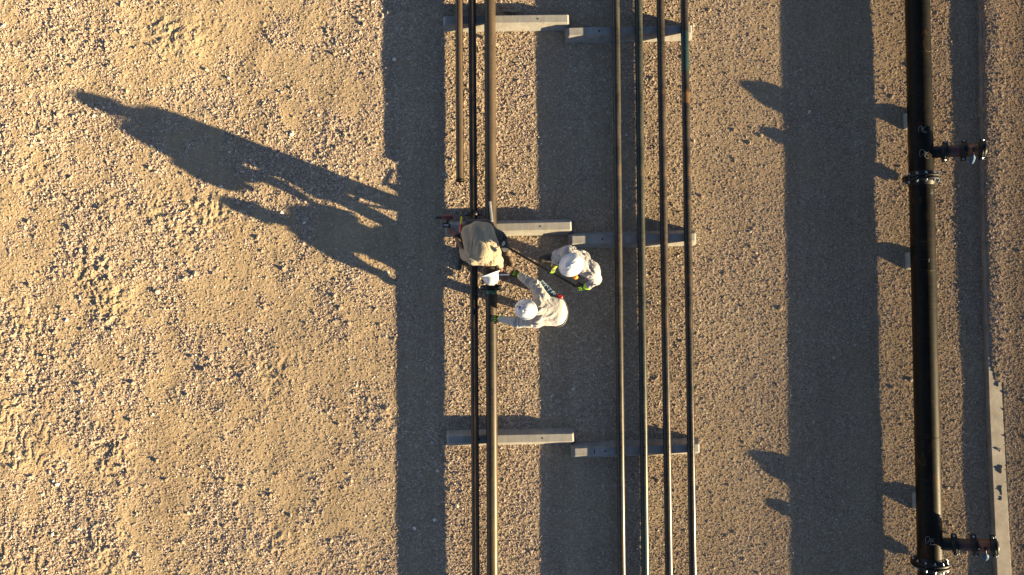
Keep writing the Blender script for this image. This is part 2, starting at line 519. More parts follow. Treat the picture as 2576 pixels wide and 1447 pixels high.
def build_ground():
    st = .0095
    def axis(a, b):
        core = np.arange(a, b, st)
        g = st * 1.35 ** np.arange(1, 60)
        out = np.cumsum(g); out = out[out < 600]
        return np.concatenate([(a - out)[::-1], core, core[-1] + out])
    X = axis(-9.4, 9.0); Y = axis(-5.6, 6.2)
    nx, ny = len(X), len(Y)
    gx, gy = np.meshgrid(X, Y, indexing='ij')
    z = np.zeros(gx.shape, np.float32)
    gr = np.zeros(gx.shape, np.float32)
    for i in range(0, nx, 200):
        z[i:i + 200] = ground_z(gx[i:i + 200], gy[i:i + 200])
        gr[i:i + 200] = grit(gx[i:i + 200], gy[i:i + 200])
    co = np.stack([gx, gy, z], -1).reshape(-1, 3).astype(np.float32)
    i, j = np.meshgrid(np.arange(nx - 1), np.arange(ny - 1), indexing='ij')
    a = (i * ny + j).ravel()
    q = np.stack([a, a + ny, a + ny + 1, a + 1], -1).astype(np.int32)
    return mesh_np('ground', co, q, M['gravel'], smooth=True, attrs={'grit': gr.ravel(), 'brown': brown(gx, gy).ravel()})

def mesh_np(name, co, faces, mat, smooth=False, attrs=None, parent=None, origin=None):
    me = bpy.data.meshes.new(name)
    o0 = Vector((0, 0, 0))
    if parent is not None: o0 = world_loc(parent)
    if origin is not None: o0 = Vector(origin)
    co = np.asarray(co, np.float32) - np.array(o0, np.float32)
    n, k = faces.shape
    me.vertices.add(len(co)); me.vertices.foreach_set('co', np.ascontiguousarray(co).ravel())
    me.loops.add(n * k); me.loops.foreach_set('vertex_index', faces.ravel().astype(np.int32))
    me.polygons.add(n)
    me.polygons.foreach_set('loop_start', (np.arange(n) * k).astype(np.int32))
    me.polygons.foreach_set('loop_total', np.full(n, k, np.int32))
    me.polygons.foreach_set('use_smooth', np.full(n, smooth, bool))
    if attrs:
        for nm, arr in attrs.items():
            at = me.attributes.new(nm, 'FLOAT', 'POINT'); at.data.foreach_set('value', arr.astype(np.float32))
    me.materials.append(mat)
    me.update(calc_edges=True)
    o = bpy.data.objects.new(name, me)
    COL.objects.link(o)
    if parent is not None:
        o.parent = parent; o.location = (0, 0, 0)
    else:
        o.location = o0
    return o

ground = tag(build_ground(), kind='structure')

# loose stones lying on the ground (uncountable)
ICO_V = []
_t = (1 + 5 ** .5) / 2
for a_, b_ in ((-1, _t), (1, _t), (-1, -_t), (1, -_t)):
    ICO_V.append((a_, b_, 0))
for a_, b_ in ((-1, _t), (1, _t), (-1, -_t), (1, -_t)):
    ICO_V.append((0, a_, b_))
for a_, b_ in ((_t, -1), (_t, 1), (-_t, -1), (-_t, 1)):
    ICO_V.append((a_, 0, b_))
ICO_V = np.array(ICO_V) / math.sqrt(1 + _t * _t)
ICO_F = np.array([(0, 11, 5), (0, 5, 1), (0, 1, 7), (0, 7, 10), (0, 10, 11), (1, 5, 9), (5, 11, 4), (11, 10, 2), (10, 7, 6), (7, 1, 8),
                  (3, 9, 4), (3, 4, 2), (3, 2, 6), (3, 6, 8), (3, 8, 9), (4, 9, 5), (2, 4, 11), (6, 2, 10), (8, 6, 7), (9, 8, 1)])

def scatter(n, xr, yr, rmin, rmax, power, dens_fn, seed):
    g = np.random.default_rng(seed)
    x = g.uniform(*xr, n); y = g.uniform(*yr, n)
    keep = g.random(n) < dens_fn(x, y)
    x, y = x[keep], y[keep]; n = len(x)
    r = rmin + (rmax - rmin) * g.random(n) ** power
    z = ground_z(x, y) + r * .25
    V = ICO_V[None] * (1 + .38 * (g.random((n, 12, 1)) - .5) * 2) * r[:, None, None]
    V = V * np.stack([g.uniform(.7, 1.2, n), g.uniform(.7, 1.2, n), g.uniform(.5, .85, n)], -1)[:, None, :]
    an = g.uniform(0, 6.283, n); c, s = np.cos(an)[:, None], np.sin(an)[:, None]
    Vx = V[..., 0] * c - V[..., 1] * s; Vy = V[..., 0] * s + V[..., 1] * c
    co = np.stack([Vx + x[:, None], Vy + y[:, None], V[..., 2] + z[:, None]], -1).reshape(-1, 3)
    F = (ICO_F[None] + 12 * np.arange(n)[:, None, None]).reshape(-1, 3)
    tone = np.repeat(g.random(n) * (1 - .5 * brown(x, y)), 12)  # stones follow the ground's rightward darkening, falloff included
    return co, F, tone

def dens_a(x, y):
    cx = np.interp(y, _cy, _cx)
    d = .34 + .66 * grit(x, y) + .4 * np.exp(-((x - cx - .15) / .25) ** 2)
    return np.where((x > cx - .02) & (x < cx + .22) & (y < -1.0), .03 + .25 * sstep(.5, .75, fbm(x, y, 5, 3, 2)) + .7 * np.exp(-((y - P(2500, 1190).y) / .45) ** 2), d)
def dens_b(x, y):
    left = 1 - sstep(-2.4, -1.4, x)
    cx = np.interp(y, _cy, _cx)
    return .06 + (.25 + .6 * left) * sstep(.3, .9, grit(x, y)) * fbm(x, y, 3, 2, 1) * 1.6 + .5 * np.exp(-((x - cx - .15) / .2) ** 2) * (y > -1.5)
parts_ = [scatter(330000, (-8.4, 8.2), (-4.9, 5.2), .0045, .0105, 1.6, dens_a, 1),
          scatter(26000, (-8.4, 8.2), (-4.9, 5.2), .010, .019, 2.0, dens_b, 2),
          scatter(4200, (-8.4, 8.2), (-4.9, 5.2), .015, .034, 2.4, dens_b, 3)]
off = 0; cos_, fs_, ts_ = [], [], []
for co_, F_, t_ in parts_:
    cos_.append(co_); fs_.append(F_ + off); ts_.append(t_); off += len(co_)
gravel = mesh_np('loose_gravel', np.concatenate(cos_), np.concatenate(fs_), M['stones'], False, {'tone': np.concatenate(ts_)})
tag(gravel, 'loose pale tan pebbles strewn over the dusty ground', 'gravel', kind='stuff')

# ------------------------------------------------------------------ curb
mb = MB()
rows = []
for (p, w), CURB_TOP in zip(CURB_PTS, (.068, .068, .078, .090, .095, .095)):
    rows.append([Vector((p.x, p.y, -.12)), Vector((p.x, p.y, CURB_TOP - .008)), Vector((p.x + .008, p.y, CURB_TOP)),
                 Vector((p.x + w - .008, p.y, CURB_TOP)), Vector((p.x + w, p.y, CURB_TOP - .008)), Vector((p.x + w, p.y, -.12))])
vs = [v for r in rows for v in r]
fs = []
for k in range(len(rows) - 1):
    for i in range(5):
        fs.append((k * 6 + i, k * 6 + i + 1, k * 6 + 7 + i, k * 6 + 6 + i))
fs += [tuple(range(6)), tuple(range(len(vs) - 1, len(vs) - 7, -1))]
mb.add(vs, fs)
curb = mb.build('concrete_curb', M['curb'])
tag(curb, 'long low concrete curb half buried by gravel along the right edge', 'curb')

# ------------------------------------------------------------------ concrete sleepers (wheel-stop shape)
SL_H = .17
def sleeper_mesh(L=1.84, base=.235, top=.105, h=SL_H):
    mb = MB()
    hb, ht = base / 2, top / 2
    e = .035
    def ring(x, inset, zt):
        return [(x, -hb + inset, -.02), (x, -hb + inset, .02), (x, -ht + inset * .3 - .006, zt - .006), (x, -ht + inset * .3, zt), (x, ht - inset * .3, zt), (x, ht - inset * .3 + .006, zt - .006), (x, hb - inset, .02), (x, hb - inset, -.02)]
    xs = [(-L / 2, .012, h - .012), (-L / 2 + .02, 0, h)] + [(-L / 2 + .02 + (L - .04) * i / 12, 0, h) for i in range(1, 12)] + [(L / 2 - .02, 0, h), (L / 2, .012, h - .012)]
    rings = []
    for k, (x, ins, zt) in enumerate(xs):
        rg = ring(x, ins, zt)
        if k in (0, len(xs) - 1):      # battered ends
            sg = -1 if k == 0 else 1
            rg = [(px + (sg * e if pz < .03 else 0), py, pz) for px, py, pz in rg]
        rings.append(rg)
    vs = [Vector(v) for r in rings for v in r]
    fs = []
    for k in range(len(rings) - 1):
        for i in range(7):
            fs.append((k * 8 + i, k * 8 + 8 + i, k * 8 + 9 + i, k * 8 + 1 + i))
    fs += [tuple(range(7, -1, -1)), tuple(range(len(vs) - 8, len(vs)))]
    mb.add(vs, fs)
    return mb

def hole_mesh(x):
    mb = MB()
    mb.lathe((x, 0, SL_H - .04), (x, 0, SL_H + .0015), [(0, .014), (.0415, .014)], 12)
    return mb

SLEEPERS = [
    ((1120, 58), (1429, 54), 'pale concrete sleeper crossing the top, under the three left pipes, its right end in sun'),
    ((1429, 87), (1735, 80), 'grey concrete sleeper at the top under the four rack pipes'),
    ((1124.5, 577), (1436, 570), 'concrete sleeper with the bending worker in tan over its left half'),
    ((1436, 605), (1745, 598), 'blue grey concrete sleeper right behind the standing worker, under the four rack pipes'),
    ((1128, 1103.5), (1442, 1097), 'pale concrete sleeper near the bottom under the two left pipes, smooth without a groove'),
    ((1442, 1134), (1755, 1123), 'shaded concrete sleeper near the bottom under the four rack pipes, with a short dark groove'),
]
proto = None
for k, (a, b, lab) in enumerate(SLEEPERS):
    A = P(a[0], a[1], .0); B = P(b[0], b[1], .0)
    # centre line read at mid height
    A = P(a[0], a[1], .06); B = P(b[0], b[1], .06)
    if proto is None:
        s = sleeper_mesh().build('concrete_sleeper', M['concrete'])
        for hx in (-.46, .46):
            h = hole_mesh(hx).build('bolt_hole', M['hole']); h.parent = s
        proto = s
    else:
        s = proto.copy(); COL.objects.link(s)
        for ch in proto.children:
            c = ch.copy(); COL.objects.link(c); c.parent = s
    s.location = ((A.x + B.x) / 2, (A.y + B.y) / 2, 0)
    s.rotation_euler = (0, 0, math.atan2(B.y - A.y, B.x - A.x))
    tag(s, lab, 'concrete sleeper', 'concrete sleepers under the pipes')
    if k == 5:
        g = MB(); g.box((-.62, 0, SL_H), (.012, .075, .004))
        g = g.build('groove', M['hole']); g.parent = s

# ------------------------------------------------------------------ pipes
def pipe_obj(name, a, b, r, mat, label, group=None, wall=.008, n=40, parent=None):
    mb = MB()
    L = (b - a).length
    k = 60
    prof = [(L * i / k, r) for i in range(k + 1)]
    mb.lathe(a, b, prof, n, False, False)
    mb.lathe(a, b, [(0, r), (0, r - wall), (.6, r - wall)], n, False, True, False)
    mb.lathe(b, a, [(0, r), (0, r - wall), (.6, r - wall)], n, False, True, False)
    o = mb.build(name, mat, parent) if parent is not None else mb.build(name, mat, origin=(a.x, 0, 0))
    if label: tag(o, label, 'pipe', group)
    return o

def line(px0, px1, z, y0=-9.0, y1=9.5):
    """pipe axis through survey points at the top and bottom edges, extended to y0..y1"""
    A = P(px0, 0, z); B = P(px1, 1447, z)
    d = (A - B) / (A.y - B.y)
    return B + d * (y0 - B.y), B + d * (y1 - B.y)

def at_y(a, b, y):
    t = (y - a.y) / (b.y - a.y)
    return a + (b - a) * t

rS, rM, rL = .057, .084, .162
zS = SL_H + rS; zM = SL_H + rM
a, b = line(1154.5, 1164, zS); yend = P(1156, 456, zS).y
p1 = pipe_obj('steel_pipe', at_y(a, b, yend), b, rS, M['brown_pipe'], 'thin brown steel pipe farthest left, ending short of the bending worker', 'pipes on the left sleepers')
c0 = at_y(a, b, yend)
mb = MB(); mb.lathe(c0 + Vector((0, .03, 0)), c0 + Vector((0, -.02, 0)), [(0, rS + .001), (0, rS + .006), (.035, rS + .006), (.035, rS - .008)], 32, False, False)
mb.build('end_collar', M['flange'], p1)
aS, bS = line(1187.5, 1197, zS)
p2 = pipe_obj('steel_pipe', aS, bS, rS, M['dark_pipe'], 'thin black steel pipe on the left sleepers running full length beside the thickest one', 'pipes on the left sleepers')
aM, bM = line(1232, 1239.3, zM)
p3 = pipe_obj('steel_pipe', aM, bM, rM, M['brown_pipe'], 'thickest pipe of the left rack, dusty brown, with a bolted clamp by the workers', 'pipes on the left sleepers')
for x0, x1, mt, lab in ((1549, 1564.5, 'rack_a', 'first grey pipe of the right rack, nearest the workers'),
                        (1606, 1623.5, 'rack_b', 'second rack pipe counted from the workers, greenish towards the bottom'),
                        (1661, 1683, 'rack_c', 'third rack pipe counted from the workers, dusty brown'),
                        (1721, 1743, 'rack_d', 'outermost rack pipe on the right, black with a teal patch near the top')):
    a, b = line(x0, x1, zS)
    pipe_obj('steel_pipe', a, b, rS, M[mt], lab, 'pipes on the right sleepers')

# grooved coupling (two half housings with ears, two bolts)
def coupling(parent, c, axis, r, ear, w=.085, name='pipe_coupling', mat='black_iron'):
    """c centre, axis unit vector, ear = unit vector towards the first bolt ear"""
    axis = Vector(axis).normalized(); ear = (Vector(ear) - axis * Vector(ear).dot(axis)).normalized()
    up = axis.cross(ear)
    mb = MB()
    a = Vector(c) - axis * w / 2
    R1 = r + .030
    mb.lathe(a, a + axis, [(0, r + .001), (0, R1 - .006), (.006, R1), (w - .006, R1), (w, R1 - .006), (w, r + .001)], 40, False, False, ref=ear)
    # slight groove ring
    mb.lathe(a + axis * (w / 2 - .009), a + axis, [(0, R1 - .001), (.003, R1 + .005), (.015, R1 + .005), (.018, R1 - .001)], 40, False, False, ref=ear)
    Mx = Matrix((axis, ear, up)).transposed()
    for s in (-1, 1):
        e = Vector(c) + ear * s * (r + .034)
        mb.box(e + up * .016, (w * .82, .062, .024), Mx, .005)
        mb.box(e - up * .016, (w * .82, .062, .024), Mx, .005)
    cp = mb.build(name, M[mat], parent)
    for s in (-1, 1):
        e = Vector(c) + ear * s * (r + .042)
        mb = MB()
        mb.lathe(e - up * .062, e + up * .06, [(0, .010), (.118, .010), (.122, .006)], 12)
        mb.lathe(e + up * .028, e + up, [(0, .019), (.016, .019), (.019, .016)], 6, smooth=False)
        mb.lathe(e - up * .048, e + up, [(0, .019), (.018, .019)], 6, smooth=False)
        mb.build('bolt', M['bolt'], cp)
    return cp

axM = (bM - aM).normalized(); axS = (bS - aS).normalized()
yc = P(1236, 724, .30).y
coupling(p3, at_y(aM, bM, yc), axM, rM, (1, 0, 0), .085)
yc = P(1190, 537, .27).y
coupling(p2, at_y(aS, bS, yc), axS, rS, (1, 0, 0), .065)
mb = MB()
g0 = at_y(aM, bM, P(1237, 740, .3).y); g1 = at_y(aM, bM, P(1237, 728.5, .3).y)
mb.lathe(g0, g1, [(0, rM + .0015), ((g1 - g0).length, rM + .0015)], 40, False, False)
mb.build('green_band', M['green_band'], p3)

# ------------------------------------------------------------------ big black pipeline on the right
zB = .29
A0 = P(2307.5, 0, zB); B0 = P(2340.5, 1447, zB)
dB = (A0 - B0) / (A0.y - B0.y)
def bigpt(y): return B0 + dB * (y - B0.y)
axB = dB.normalized()
yF1 = P(2318, 450, .29).y; yF2 = P(2341, 1417, .29).y
big = empty('large_pipeline', bigpt(0) - Vector((0, 0, zB)))
tag(big, 'thick black steel pipeline with bolted flanges and slanting branches, right of the rack', 'pipeline')
def big_sec(y0, y1):
    mb = MB(); a, b = bigpt(y0), bigpt(y1)
    L = (b - a).length; k = max(4, int(L / .4))
    mb.lathe(a, b, [(L * i / k, rL) for i in range(k + 1)], 56, True, True)
    for q in range(1, int(L / 2.4) + 1):      # girth welds
        c = a + (b - a).normalized() * (q * 2.4 - .6)
        mb.lathe(c, b, [(0, rL), (.004, rL + .004), (.012, rL + .004), (.016, rL)], 56, False, False)
    return mb.build('pipe_section', M['big_pipe'], big)
big_sec(-9, yF2 - .012); big_sec(yF2 + .012, yF1 - .012); big_sec(yF1 + .012, 9.5)
for yF in (yF1, yF2):
    for s in (-1, 1):
        c = bigpt(yF); a = c + axB * s * .008
        mb = MB()
        mb.lathe(a, a + axB * s, [(0, .10), (0, .243), (.003, .246), (.027, .246), (.030, .243), (.031, .185), (.05, .180), (.085, rL + .004), (.095, rL + .001)], 64, False, False)
        mb.build('flange', M['flange'], big)
    mb = MB(); mb.lathe(c - axB * .007, c + axB * .007, [(0, .205), (.014, .205)], 48, False, False)
    mb.build('gasket', M['rubber'], big)
    for k in range(12):
        an = 2 * math.pi * (k + .5) / 12
        u = Vector((0, 0, 1)); w = axB.cross(u)
        e = c + (u * math.cos(an) + w * math.sin(an)) * .215
        mb = MB()
        mb.lathe(e - axB * .075, e + axB * .075, [(0, .009), (.15, .009)], 10)
        for s in (-1, 1):
            mb.lathe(e + axB * s * .039, e + axB * s, [(0, .018), (.018, .018), (.021, .014)], 6, smooth=False)
        mb.build('bolt', M['bolt'], big)

def branch(px0, py0, px1, py1):
    a = P(px0, py0, .33); b = P(px1, py1, .655)
    d = (b - a).normalized()
    L = (b - a).length
    ear = (axB - d * axB.dot(d)).normalized()
    mb = MB()
    mb.lathe(a - d * .12, b, [(0, rM), (.12 + L * .30, rM)], 36, False, True)
    mb.lathe(a - d * .02, b, [(0, rM + .03), (.045, rM + .012), (.06, rM)], 36, False, False)
    st = mb.build('branch', M['black_iron'], big)
    f1, f2, f3 = .30, .64, .97
    mb = MB(); mb.lathe(a + d * L * f1, b, [(0, rM - .002), (L * (f2 - f1), rM - .002)], 36)
    mb.build('pipe_spool', M['maroon'], st)
    # ball-valve body between the last two couplings
    mb = MB(); Lv = L * (f3 - f2)
    mb.lathe(a + d * L * f2, b, [(0, rM - .004), (Lv * .2, rM - .004), (Lv * .3, rM + .006), (Lv * .7, rM + .006), (Lv * .8, rM - .004), (Lv, rM - .004)], 36)
    upn = ear.cross(d)
    if upn.z < 0: upn = -upn
    m = a + d * L * (f2 + f3) / 2
    mb.lathe(m + upn * (rM - .01), m + upn, [(0, .032), (.025, .032), (.028, .026)], 20)
    mb.build('valve_body', M['copper'], st)
    mb = MB()
    mb.lathe(m + upn * (rM + .012), m + upn, [(0, .014), (.03, .014)], 12)
    e0 = m + upn * (rM + .03)
    mb.tube([e0, e0 + ear * -.05 - upn * .008, e0 - ear * .10 - upn * .02], .009, 8)
    mb.build('valve_stem', M['black_iron'], st)
    mb = MB()
    mb.tube([e0 - ear * .085 - upn * .015, e0 - ear * .12 - upn * .05, e0 - ear * .155 - upn * .085 - d * .01, e0 - ear * .185 - upn * .11 - d * .012], [.016, .034, .036, .026], 12)
    mb.build('valve_grip', M['blue'], st)
    for f in (f1, f2, f3):
        coupling(st, a + d * L * f, d, rM, ear, .082, 'coupling')
    mb = MB(); mb.lathe(a + d * L * f3, b, [(0, rM - .002), (.045, rM - .002), (.055, rM - .02)], 30)
    mb.build('end_cap', M['black_iron'], st)
    return st
branch(2336, 384, 2475, 376)
branch(2360, 1368, 2505, 1374)

# painted hand marks on the pipeline, traced stroke by stroke: (across, along) in centimetres
def on_pipe(px, py):
    """surface point of the big pipe at a survey position"""
    z = zB + rL
    for _ in range(12):
        p = P(px, py, z)
        c = bigpt(p.y)
        dx = max(-rL * .97, min(rL * .97, p.x - c.x))
        z = zB + math.sqrt(rL * rL - dx * dx)
    p = P(px, py, z); c = bigpt(p.y)
    n = (p - c); n.y = 0; n.normalize()
    return c + n * (rL + .0015)
MARKS = {
    'ok_a': [[(2317, 317), (2312, 320), (2310, 327), (2312, 334)], [(2317, 317), (2320, 322), (2318, 328)], [(2321, 318), (2320, 333)],
             [(2330, 317), (2321, 326), (2331, 332)], [(2322, 330), (2327, 335), (2332, 333)]],
    'ok_b': [[(2320, 376), (2315, 378), (2313, 385), (2314, 394), (2318, 395)], [(2320, 376), (2326, 379), (2324, 388), (2319, 391)],
             [(2328, 381), (2326, 396)], [(2337, 380), (2327, 389), (2337, 391)], [(2325, 392), (2331, 399), (2337, 397)]],
    'ok_c': [[(2345, 477), (2341, 479), (2342, 484), (2346, 484)], [(2340, 487), (2347, 486)], [(2346, 478), (2343, 492)], [(2347, 484), (2345, 491)]],
    'ok_d': [[(2335, 1349), (2329, 1352), (2328, 1360), (2331, 1369)], [(2335, 1349), (2339, 1354), (2337, 1362), (2333, 1366)],
             [(2342, 1353), (2341, 1372)], [(2350, 1355), (2342, 1362), (2351, 1363)], [(2340, 1368), (2346, 1371), (2352, 1369)]],
    'tick': [[(2334, 652), (2338, 658)], [(2338, 650), (2336, 660)]],
    'dash': [[(2341, 681), (2345, 682)]],
}
for kx, strokes in MARKS.items():
    mb = MB()
    for st_ in strokes:
        pts = []
        for (a_, b_) in zip(st_[:-1], st_[1:]):
            for t_ in (0, .33, .67): pts.append(on_pipe(a_[0] + (b_[0] - a_[0]) * t_, a_[1] + (b_[1] - a_[1]) * t_))
        pts.append(on_pipe(*st_[-1]))
        mb.tube(pts, .0022, 5)
    mb.build('paint_mark', M['chalk'], big)

# short blocks carrying the pipeline
for (px, py, lab) in ((2303, 304, 'short concrete block under the thick black pipe, above its upper flange'),
                      (2308, 656, 'short concrete block under the middle of the thick black pipe'),
                      (2326, 1262, 'short concrete block under the thick black pipe near its lower branch')):
    c = P(px, py, .06)
    o = sleeper_mesh(.30, .26, .15, .135).build('support_block', M['concrete'])
    o.location = (c.x + .03, c.y, 0); o.rotation_euler = (0, 0, .02)
    tag(o, lab, 'support block', 'blocks under the thick pipe')

# ------------------------------------------------------------------ implicit surfaces for people (one continuous mesh per garment)
def sdf(prims, X, k):
    out = None
    for pr in prims:
        if pr[0] == 'c':
            _, a, ra, b, rb = pr
            a = np.array(a); b = np.array(b); ab = b - a
            t = np.clip(((X - a) @ ab) / max(ab @ ab, 1e-9), 0, 1)
            d = np.linalg.norm(X - a - t[..., None] * ab, axis=-1) - (ra + (rb - ra) * t)
        else:
            _, c, rad, rot = pr          # ellipsoid, rot = 3x3 (columns = axes)
            q = (X - np.array(c)) @ rot / np.array(rad)
            q2 = (X - np.array(c)) @ rot / np.array(rad) ** 2
            k0 = np.linalg.norm(q, axis=-1); k1 = np.linalg.norm(q2, axis=-1) + 1e-9
            d = k0 * (k0 - 1) / k1
        if out is None: out = d
        else:
            h = np.clip(.5 + .5 * (d - out) / k, 0, 1)
            out = d * (1 - h) + out * h - k * h * (1 - h)
    return out

def iso(prims, k, step, cuts=()):
    """surface nets over the smooth union"""
    lo = np.full(3, 1e9); hi = -lo
    for pr in prims:
        if pr[0] == 'c':
            for c, r in ((pr[1], pr[2]), (pr[3], pr[4])):
                lo = np.minimum(lo, np.array(c) - r); hi = np.maximum(hi, np.array(c) + r)
        else:
            r = max(pr[2]); lo = np.minimum(lo, np.array(pr[1]) - r); hi = np.maximum(hi, np.array(pr[1]) + r)
    lo -= step * 3 + k * .5; hi += step * 3 + k * .5
    ax = [np.arange(lo[i], hi[i], step) for i in range(3)]
    G = np.stack(np.meshgrid(*ax, indexing='ij'), -1)
    def field(X):
        F = sdf(prims, X, k)
        for (p, n) in cuts:
            F = np.maximum(F, (X - np.array(p)) @ np.array(n))
        return F
    F = field(G)
    S = F < 0
    nx, ny, nz = F.shape
    acc = np.zeros((nx - 1, ny - 1, nz - 1, 3)); cnt = np.zeros((nx - 1, ny - 1, nz - 1))
    corners = [(i, j, l) for i in (0, 1) for j in (0, 1) for l in (0, 1)]
    def sl(c): return tuple(slice(o, n - 1 + o) for o, n in zip(c, (nx, ny, nz)))
    for ca in corners:
        for axis in range(3):
            if ca[axis] == 0:
                cb = list(ca); cb[axis] = 1; cb = tuple(cb)
                fa, fb = F[sl(ca)], F[sl(cb)]
                m = (fa < 0) != (fb < 0)
                t = np.where(m, fa / np.where(m, fa - fb, 1), 0)
                pt = np.stack([np.full(fa.shape, float(ca[q])) + (t if q == axis else 0) for q in range(3)], -1)
                acc += pt * m[..., None]; cnt += m
    act = cnt > 0
    idx = -np.ones(act.shape, np.int64); idx[act] = np.arange(act.sum())
    ii = np.argwhere(act)
    V = lo + (ii + acc[act] / cnt[act][:, None]) * step
    faces = []
    for axis in range(3):
        b, c = (axis + 1) % 3, (axis + 2) % 3
        s0 = [slice(None)] * 3; s1 = [slice(None)] * 3
        s0[axis] = slice(0, -1); s1[axis] = slice(1, None)
        m = S[tuple(s0)] != S[tuple(s1)]
        e = np.argwhere(m)
        ok = (e[:, b] > 0) & (e[:, c] > 0) & (e[:, b] < F.shape[b] - 1) & (e[:, c] < F.shape[c] - 1)
        e = e[ok]
        def at(db, dc):
            q = e.copy(); q[:, b] += db; q[:, c] += dc
            return idx[q[:, 0], q[:, 1], q[:, 2]]
        quad = np.stack([at(-1, -1), at(0, -1), at(0, 0), at(-1, 0)], -1)
        flip = ~S[tuple(s0)][m][ok]
        quad[flip] = quad[flip][:, ::-1]
        faces.append(quad)
    Fq = np.concatenate(faces); Fq = Fq[(Fq >= 0).all(1)]
    for _ in range(3):
        e = .002
        d = field(V)
        g = np.stack([field(V + np.eye(3)[i] * e) - field(V - np.eye(3)[i] * e) for i in range(3)], -1) / (2 * e)
        g /= np.linalg.norm(g, axis=-1, keepdims=True) + 1e-9
        V = V - g * d[:, None] * .8
    return V, Fq, g

def n3(X, k=0):
    """cheap 3-D value noise"""
    a = vnoise(X[..., 0] + 13.1 * k, X[..., 1] + X[..., 2] * .731, k)
    b = vnoise(X[..., 1] * .93 + 7.7, X[..., 2] + X[..., 0] * .613 - 3.1 * k, k + 1)
    c = vnoise(X[..., 2] * 1.07 - 5.2, X[..., 0] * .87 + X[..., 1] * .55, k + 2)
    return (a + b + c) / 3

def garment(name, prims, mat, parent, k=.03, step=.012, cuts=(), folds=(), amp=.006, seams=(), seed=0, label=None):
    folds = [(c_, r_, d_, f_, a_ * 1.6) for c_, r_, d_, f_, a_ in folds]
    V, F, g = iso(prims, k, step, cuts)
    if amp:
        X = V * 9
        d = (n3(X, seed) - .5) * 2
        V = V + g * (d * amp)[:, None]
    for (c, rad, dirv, freq, am) in folds:       # ridges running along dirv inside a soft ball
        c = np.array(c); dv = np.array(dirv, float); dv /= np.linalg.norm(dv)
        rel = V - c
        w = np.exp(-(np.linalg.norm(rel, axis=1) / rad) ** 2)
        al = rel @ dv
        perp = rel - al[:, None] * dv
        q = perp * freq + dv * (al * freq * .16)[:, None]
        nn = n3(q + 31.7, seed + 2)
        ridge = 1 - np.abs(nn - .5) * 9
        V = V + g * (w * np.clip(ridge, -.8, 1) * am)[:, None]
    for pts, dep in seams:
        pts = [np.array(p) for p in pts]
        best = np.full(len(V), 9.)
        for p, q in zip(pts[:-1], pts[1:]):
            ab = q - p; t = np.clip(((V - p) @ ab) / (ab @ ab), 0, 1)
            dd = (V - p - t[:, None] * ab)[:, :2]
            best = np.minimum(best, np.linalg.norm(dd, axis=1))
        V = V - g * (np.exp(-(best / .007) ** 2) * dep)[:, None]
    o = mesh_np(name, V, F, mat, True, parent=parent)
    if label: o['label'] = label
    return o

def C(a, ra, b, rb): return ('c', tuple(a), ra, tuple(b), rb)
def E(c, rad, X=(1, 0, 0), Z=(0, 0, 1)):
    X = np.array(X, float); X /= np.linalg.norm(X)
    Z = np.array(Z, float); Z -= X * (Z @ X); Z /= np.linalg.norm(Z)
    Y = np.cross(Z, X)
    return ('e', tuple(c), rad, np.stack([X, Y, Z], -1))

def hand_prims(wrist, fwd, palm, side, curl=.9, s=1.0, spread=.0, inflate=0.0):
    """wrist point; fwd = along hand; palm = outward normal of the palm; side = +1/-1 thumb side (fwd x palm)"""
    f = Vector(fwd).normalized(); p = Vector(palm); p = (p - f * p.dot(f)).normalized()
    t = f.cross(p) * side
    w = Vector(wrist)
    pr = []
    for k_ in (-.030, -.010, .010, .030):
        pr.append(C(w + f * .005 * s + t * k_ * .7 * s, (.016 + inflate) * s, w + f * .088 * s + t * k_ * s, (.013 + inflate) * s))
    lens = (.070, .078, .073, .058)
    for i, k_ in enumerate((.031, .011, -.010, -.030)):
        base = w + f * .088 * s + t * k_ * s
        L = lens[i] * s; c1 = curl * (.55 + .08 * i); c2 = curl * 1.25 + .06 * i
        d1 = (f * math.cos(c1) + p * math.sin(c1) + t * spread * (1.5 - i)).normalized()
        d2 = (f * math.cos(c2) + p * math.sin(c2)).normalized()
        d3 = (f * math.cos(c2 + curl * .6) + p * math.sin(c2 + curl * .6)).normalized()
        m1 = base + d1 * L * .45; m2 = m1 + d2 * L * .33; m3 = m2 + d3 * L * .25
        r = (.0095 + inflate) * s
        pr += [C(base, r * 1.05, m1, r), C(m1, r, m2, r * .93), C(m2, r * .93, m3, r * .82)]
    tb = w + f * .028 * s + t * .030 * s
    t1 = tb + (t * .7 + f * .75 + p * .25 * curl).normalized() * .040 * s
    t2 = t1 + (f * .8 + t * .25 + p * .65 * curl).normalized() * .032 * s
    pr += [C(tb, (.014 + inflate) * s, t1, (.011 + inflate) * s), C(t1, (.011 + inflate) * s, t2, (.009 + inflate) * s)]
    return pr

def head_prims(c, up, face):
    """head centre, crown direction, face direction"""
    u = Vector(up).normalized(); f = Vector(face); f = (f - u * f.dot(u)).normalized(); s = f.cross(u)
    c = Vector(c)
    pr = [E(c + u * .02, (.098, .078, .105), f, u), E(c - u * .045 + f * .022, (.066, .058, .072), f, u),
          C(c + f * .098 - u * .002, .010, c + f * .116 - u * .034, .014),           # nose
          C(c + f * .092 - u * .062 + s * .018, .010, c + f * .092 - u * .062 - s * .018, .010),   # lips
          C(c + f * .078 - u * .102, .020, c + f * .070 - u * .098, .020),             # chin
          C(c + f * .088 + u * .030 + s * .034, .011, c + f * .094 + u * .030 + s * .012, .010),
          C(c + f * .088 + u * .030 - s * .034, .011, c + f * .094 + u * .030 - s * .012, .010)]
    for k_ in (-1, 1):
        pr.append(E(c + s * k_ * .080 - f * .008 - u * .012, (.022, .010, .034), f, u))
    return pr

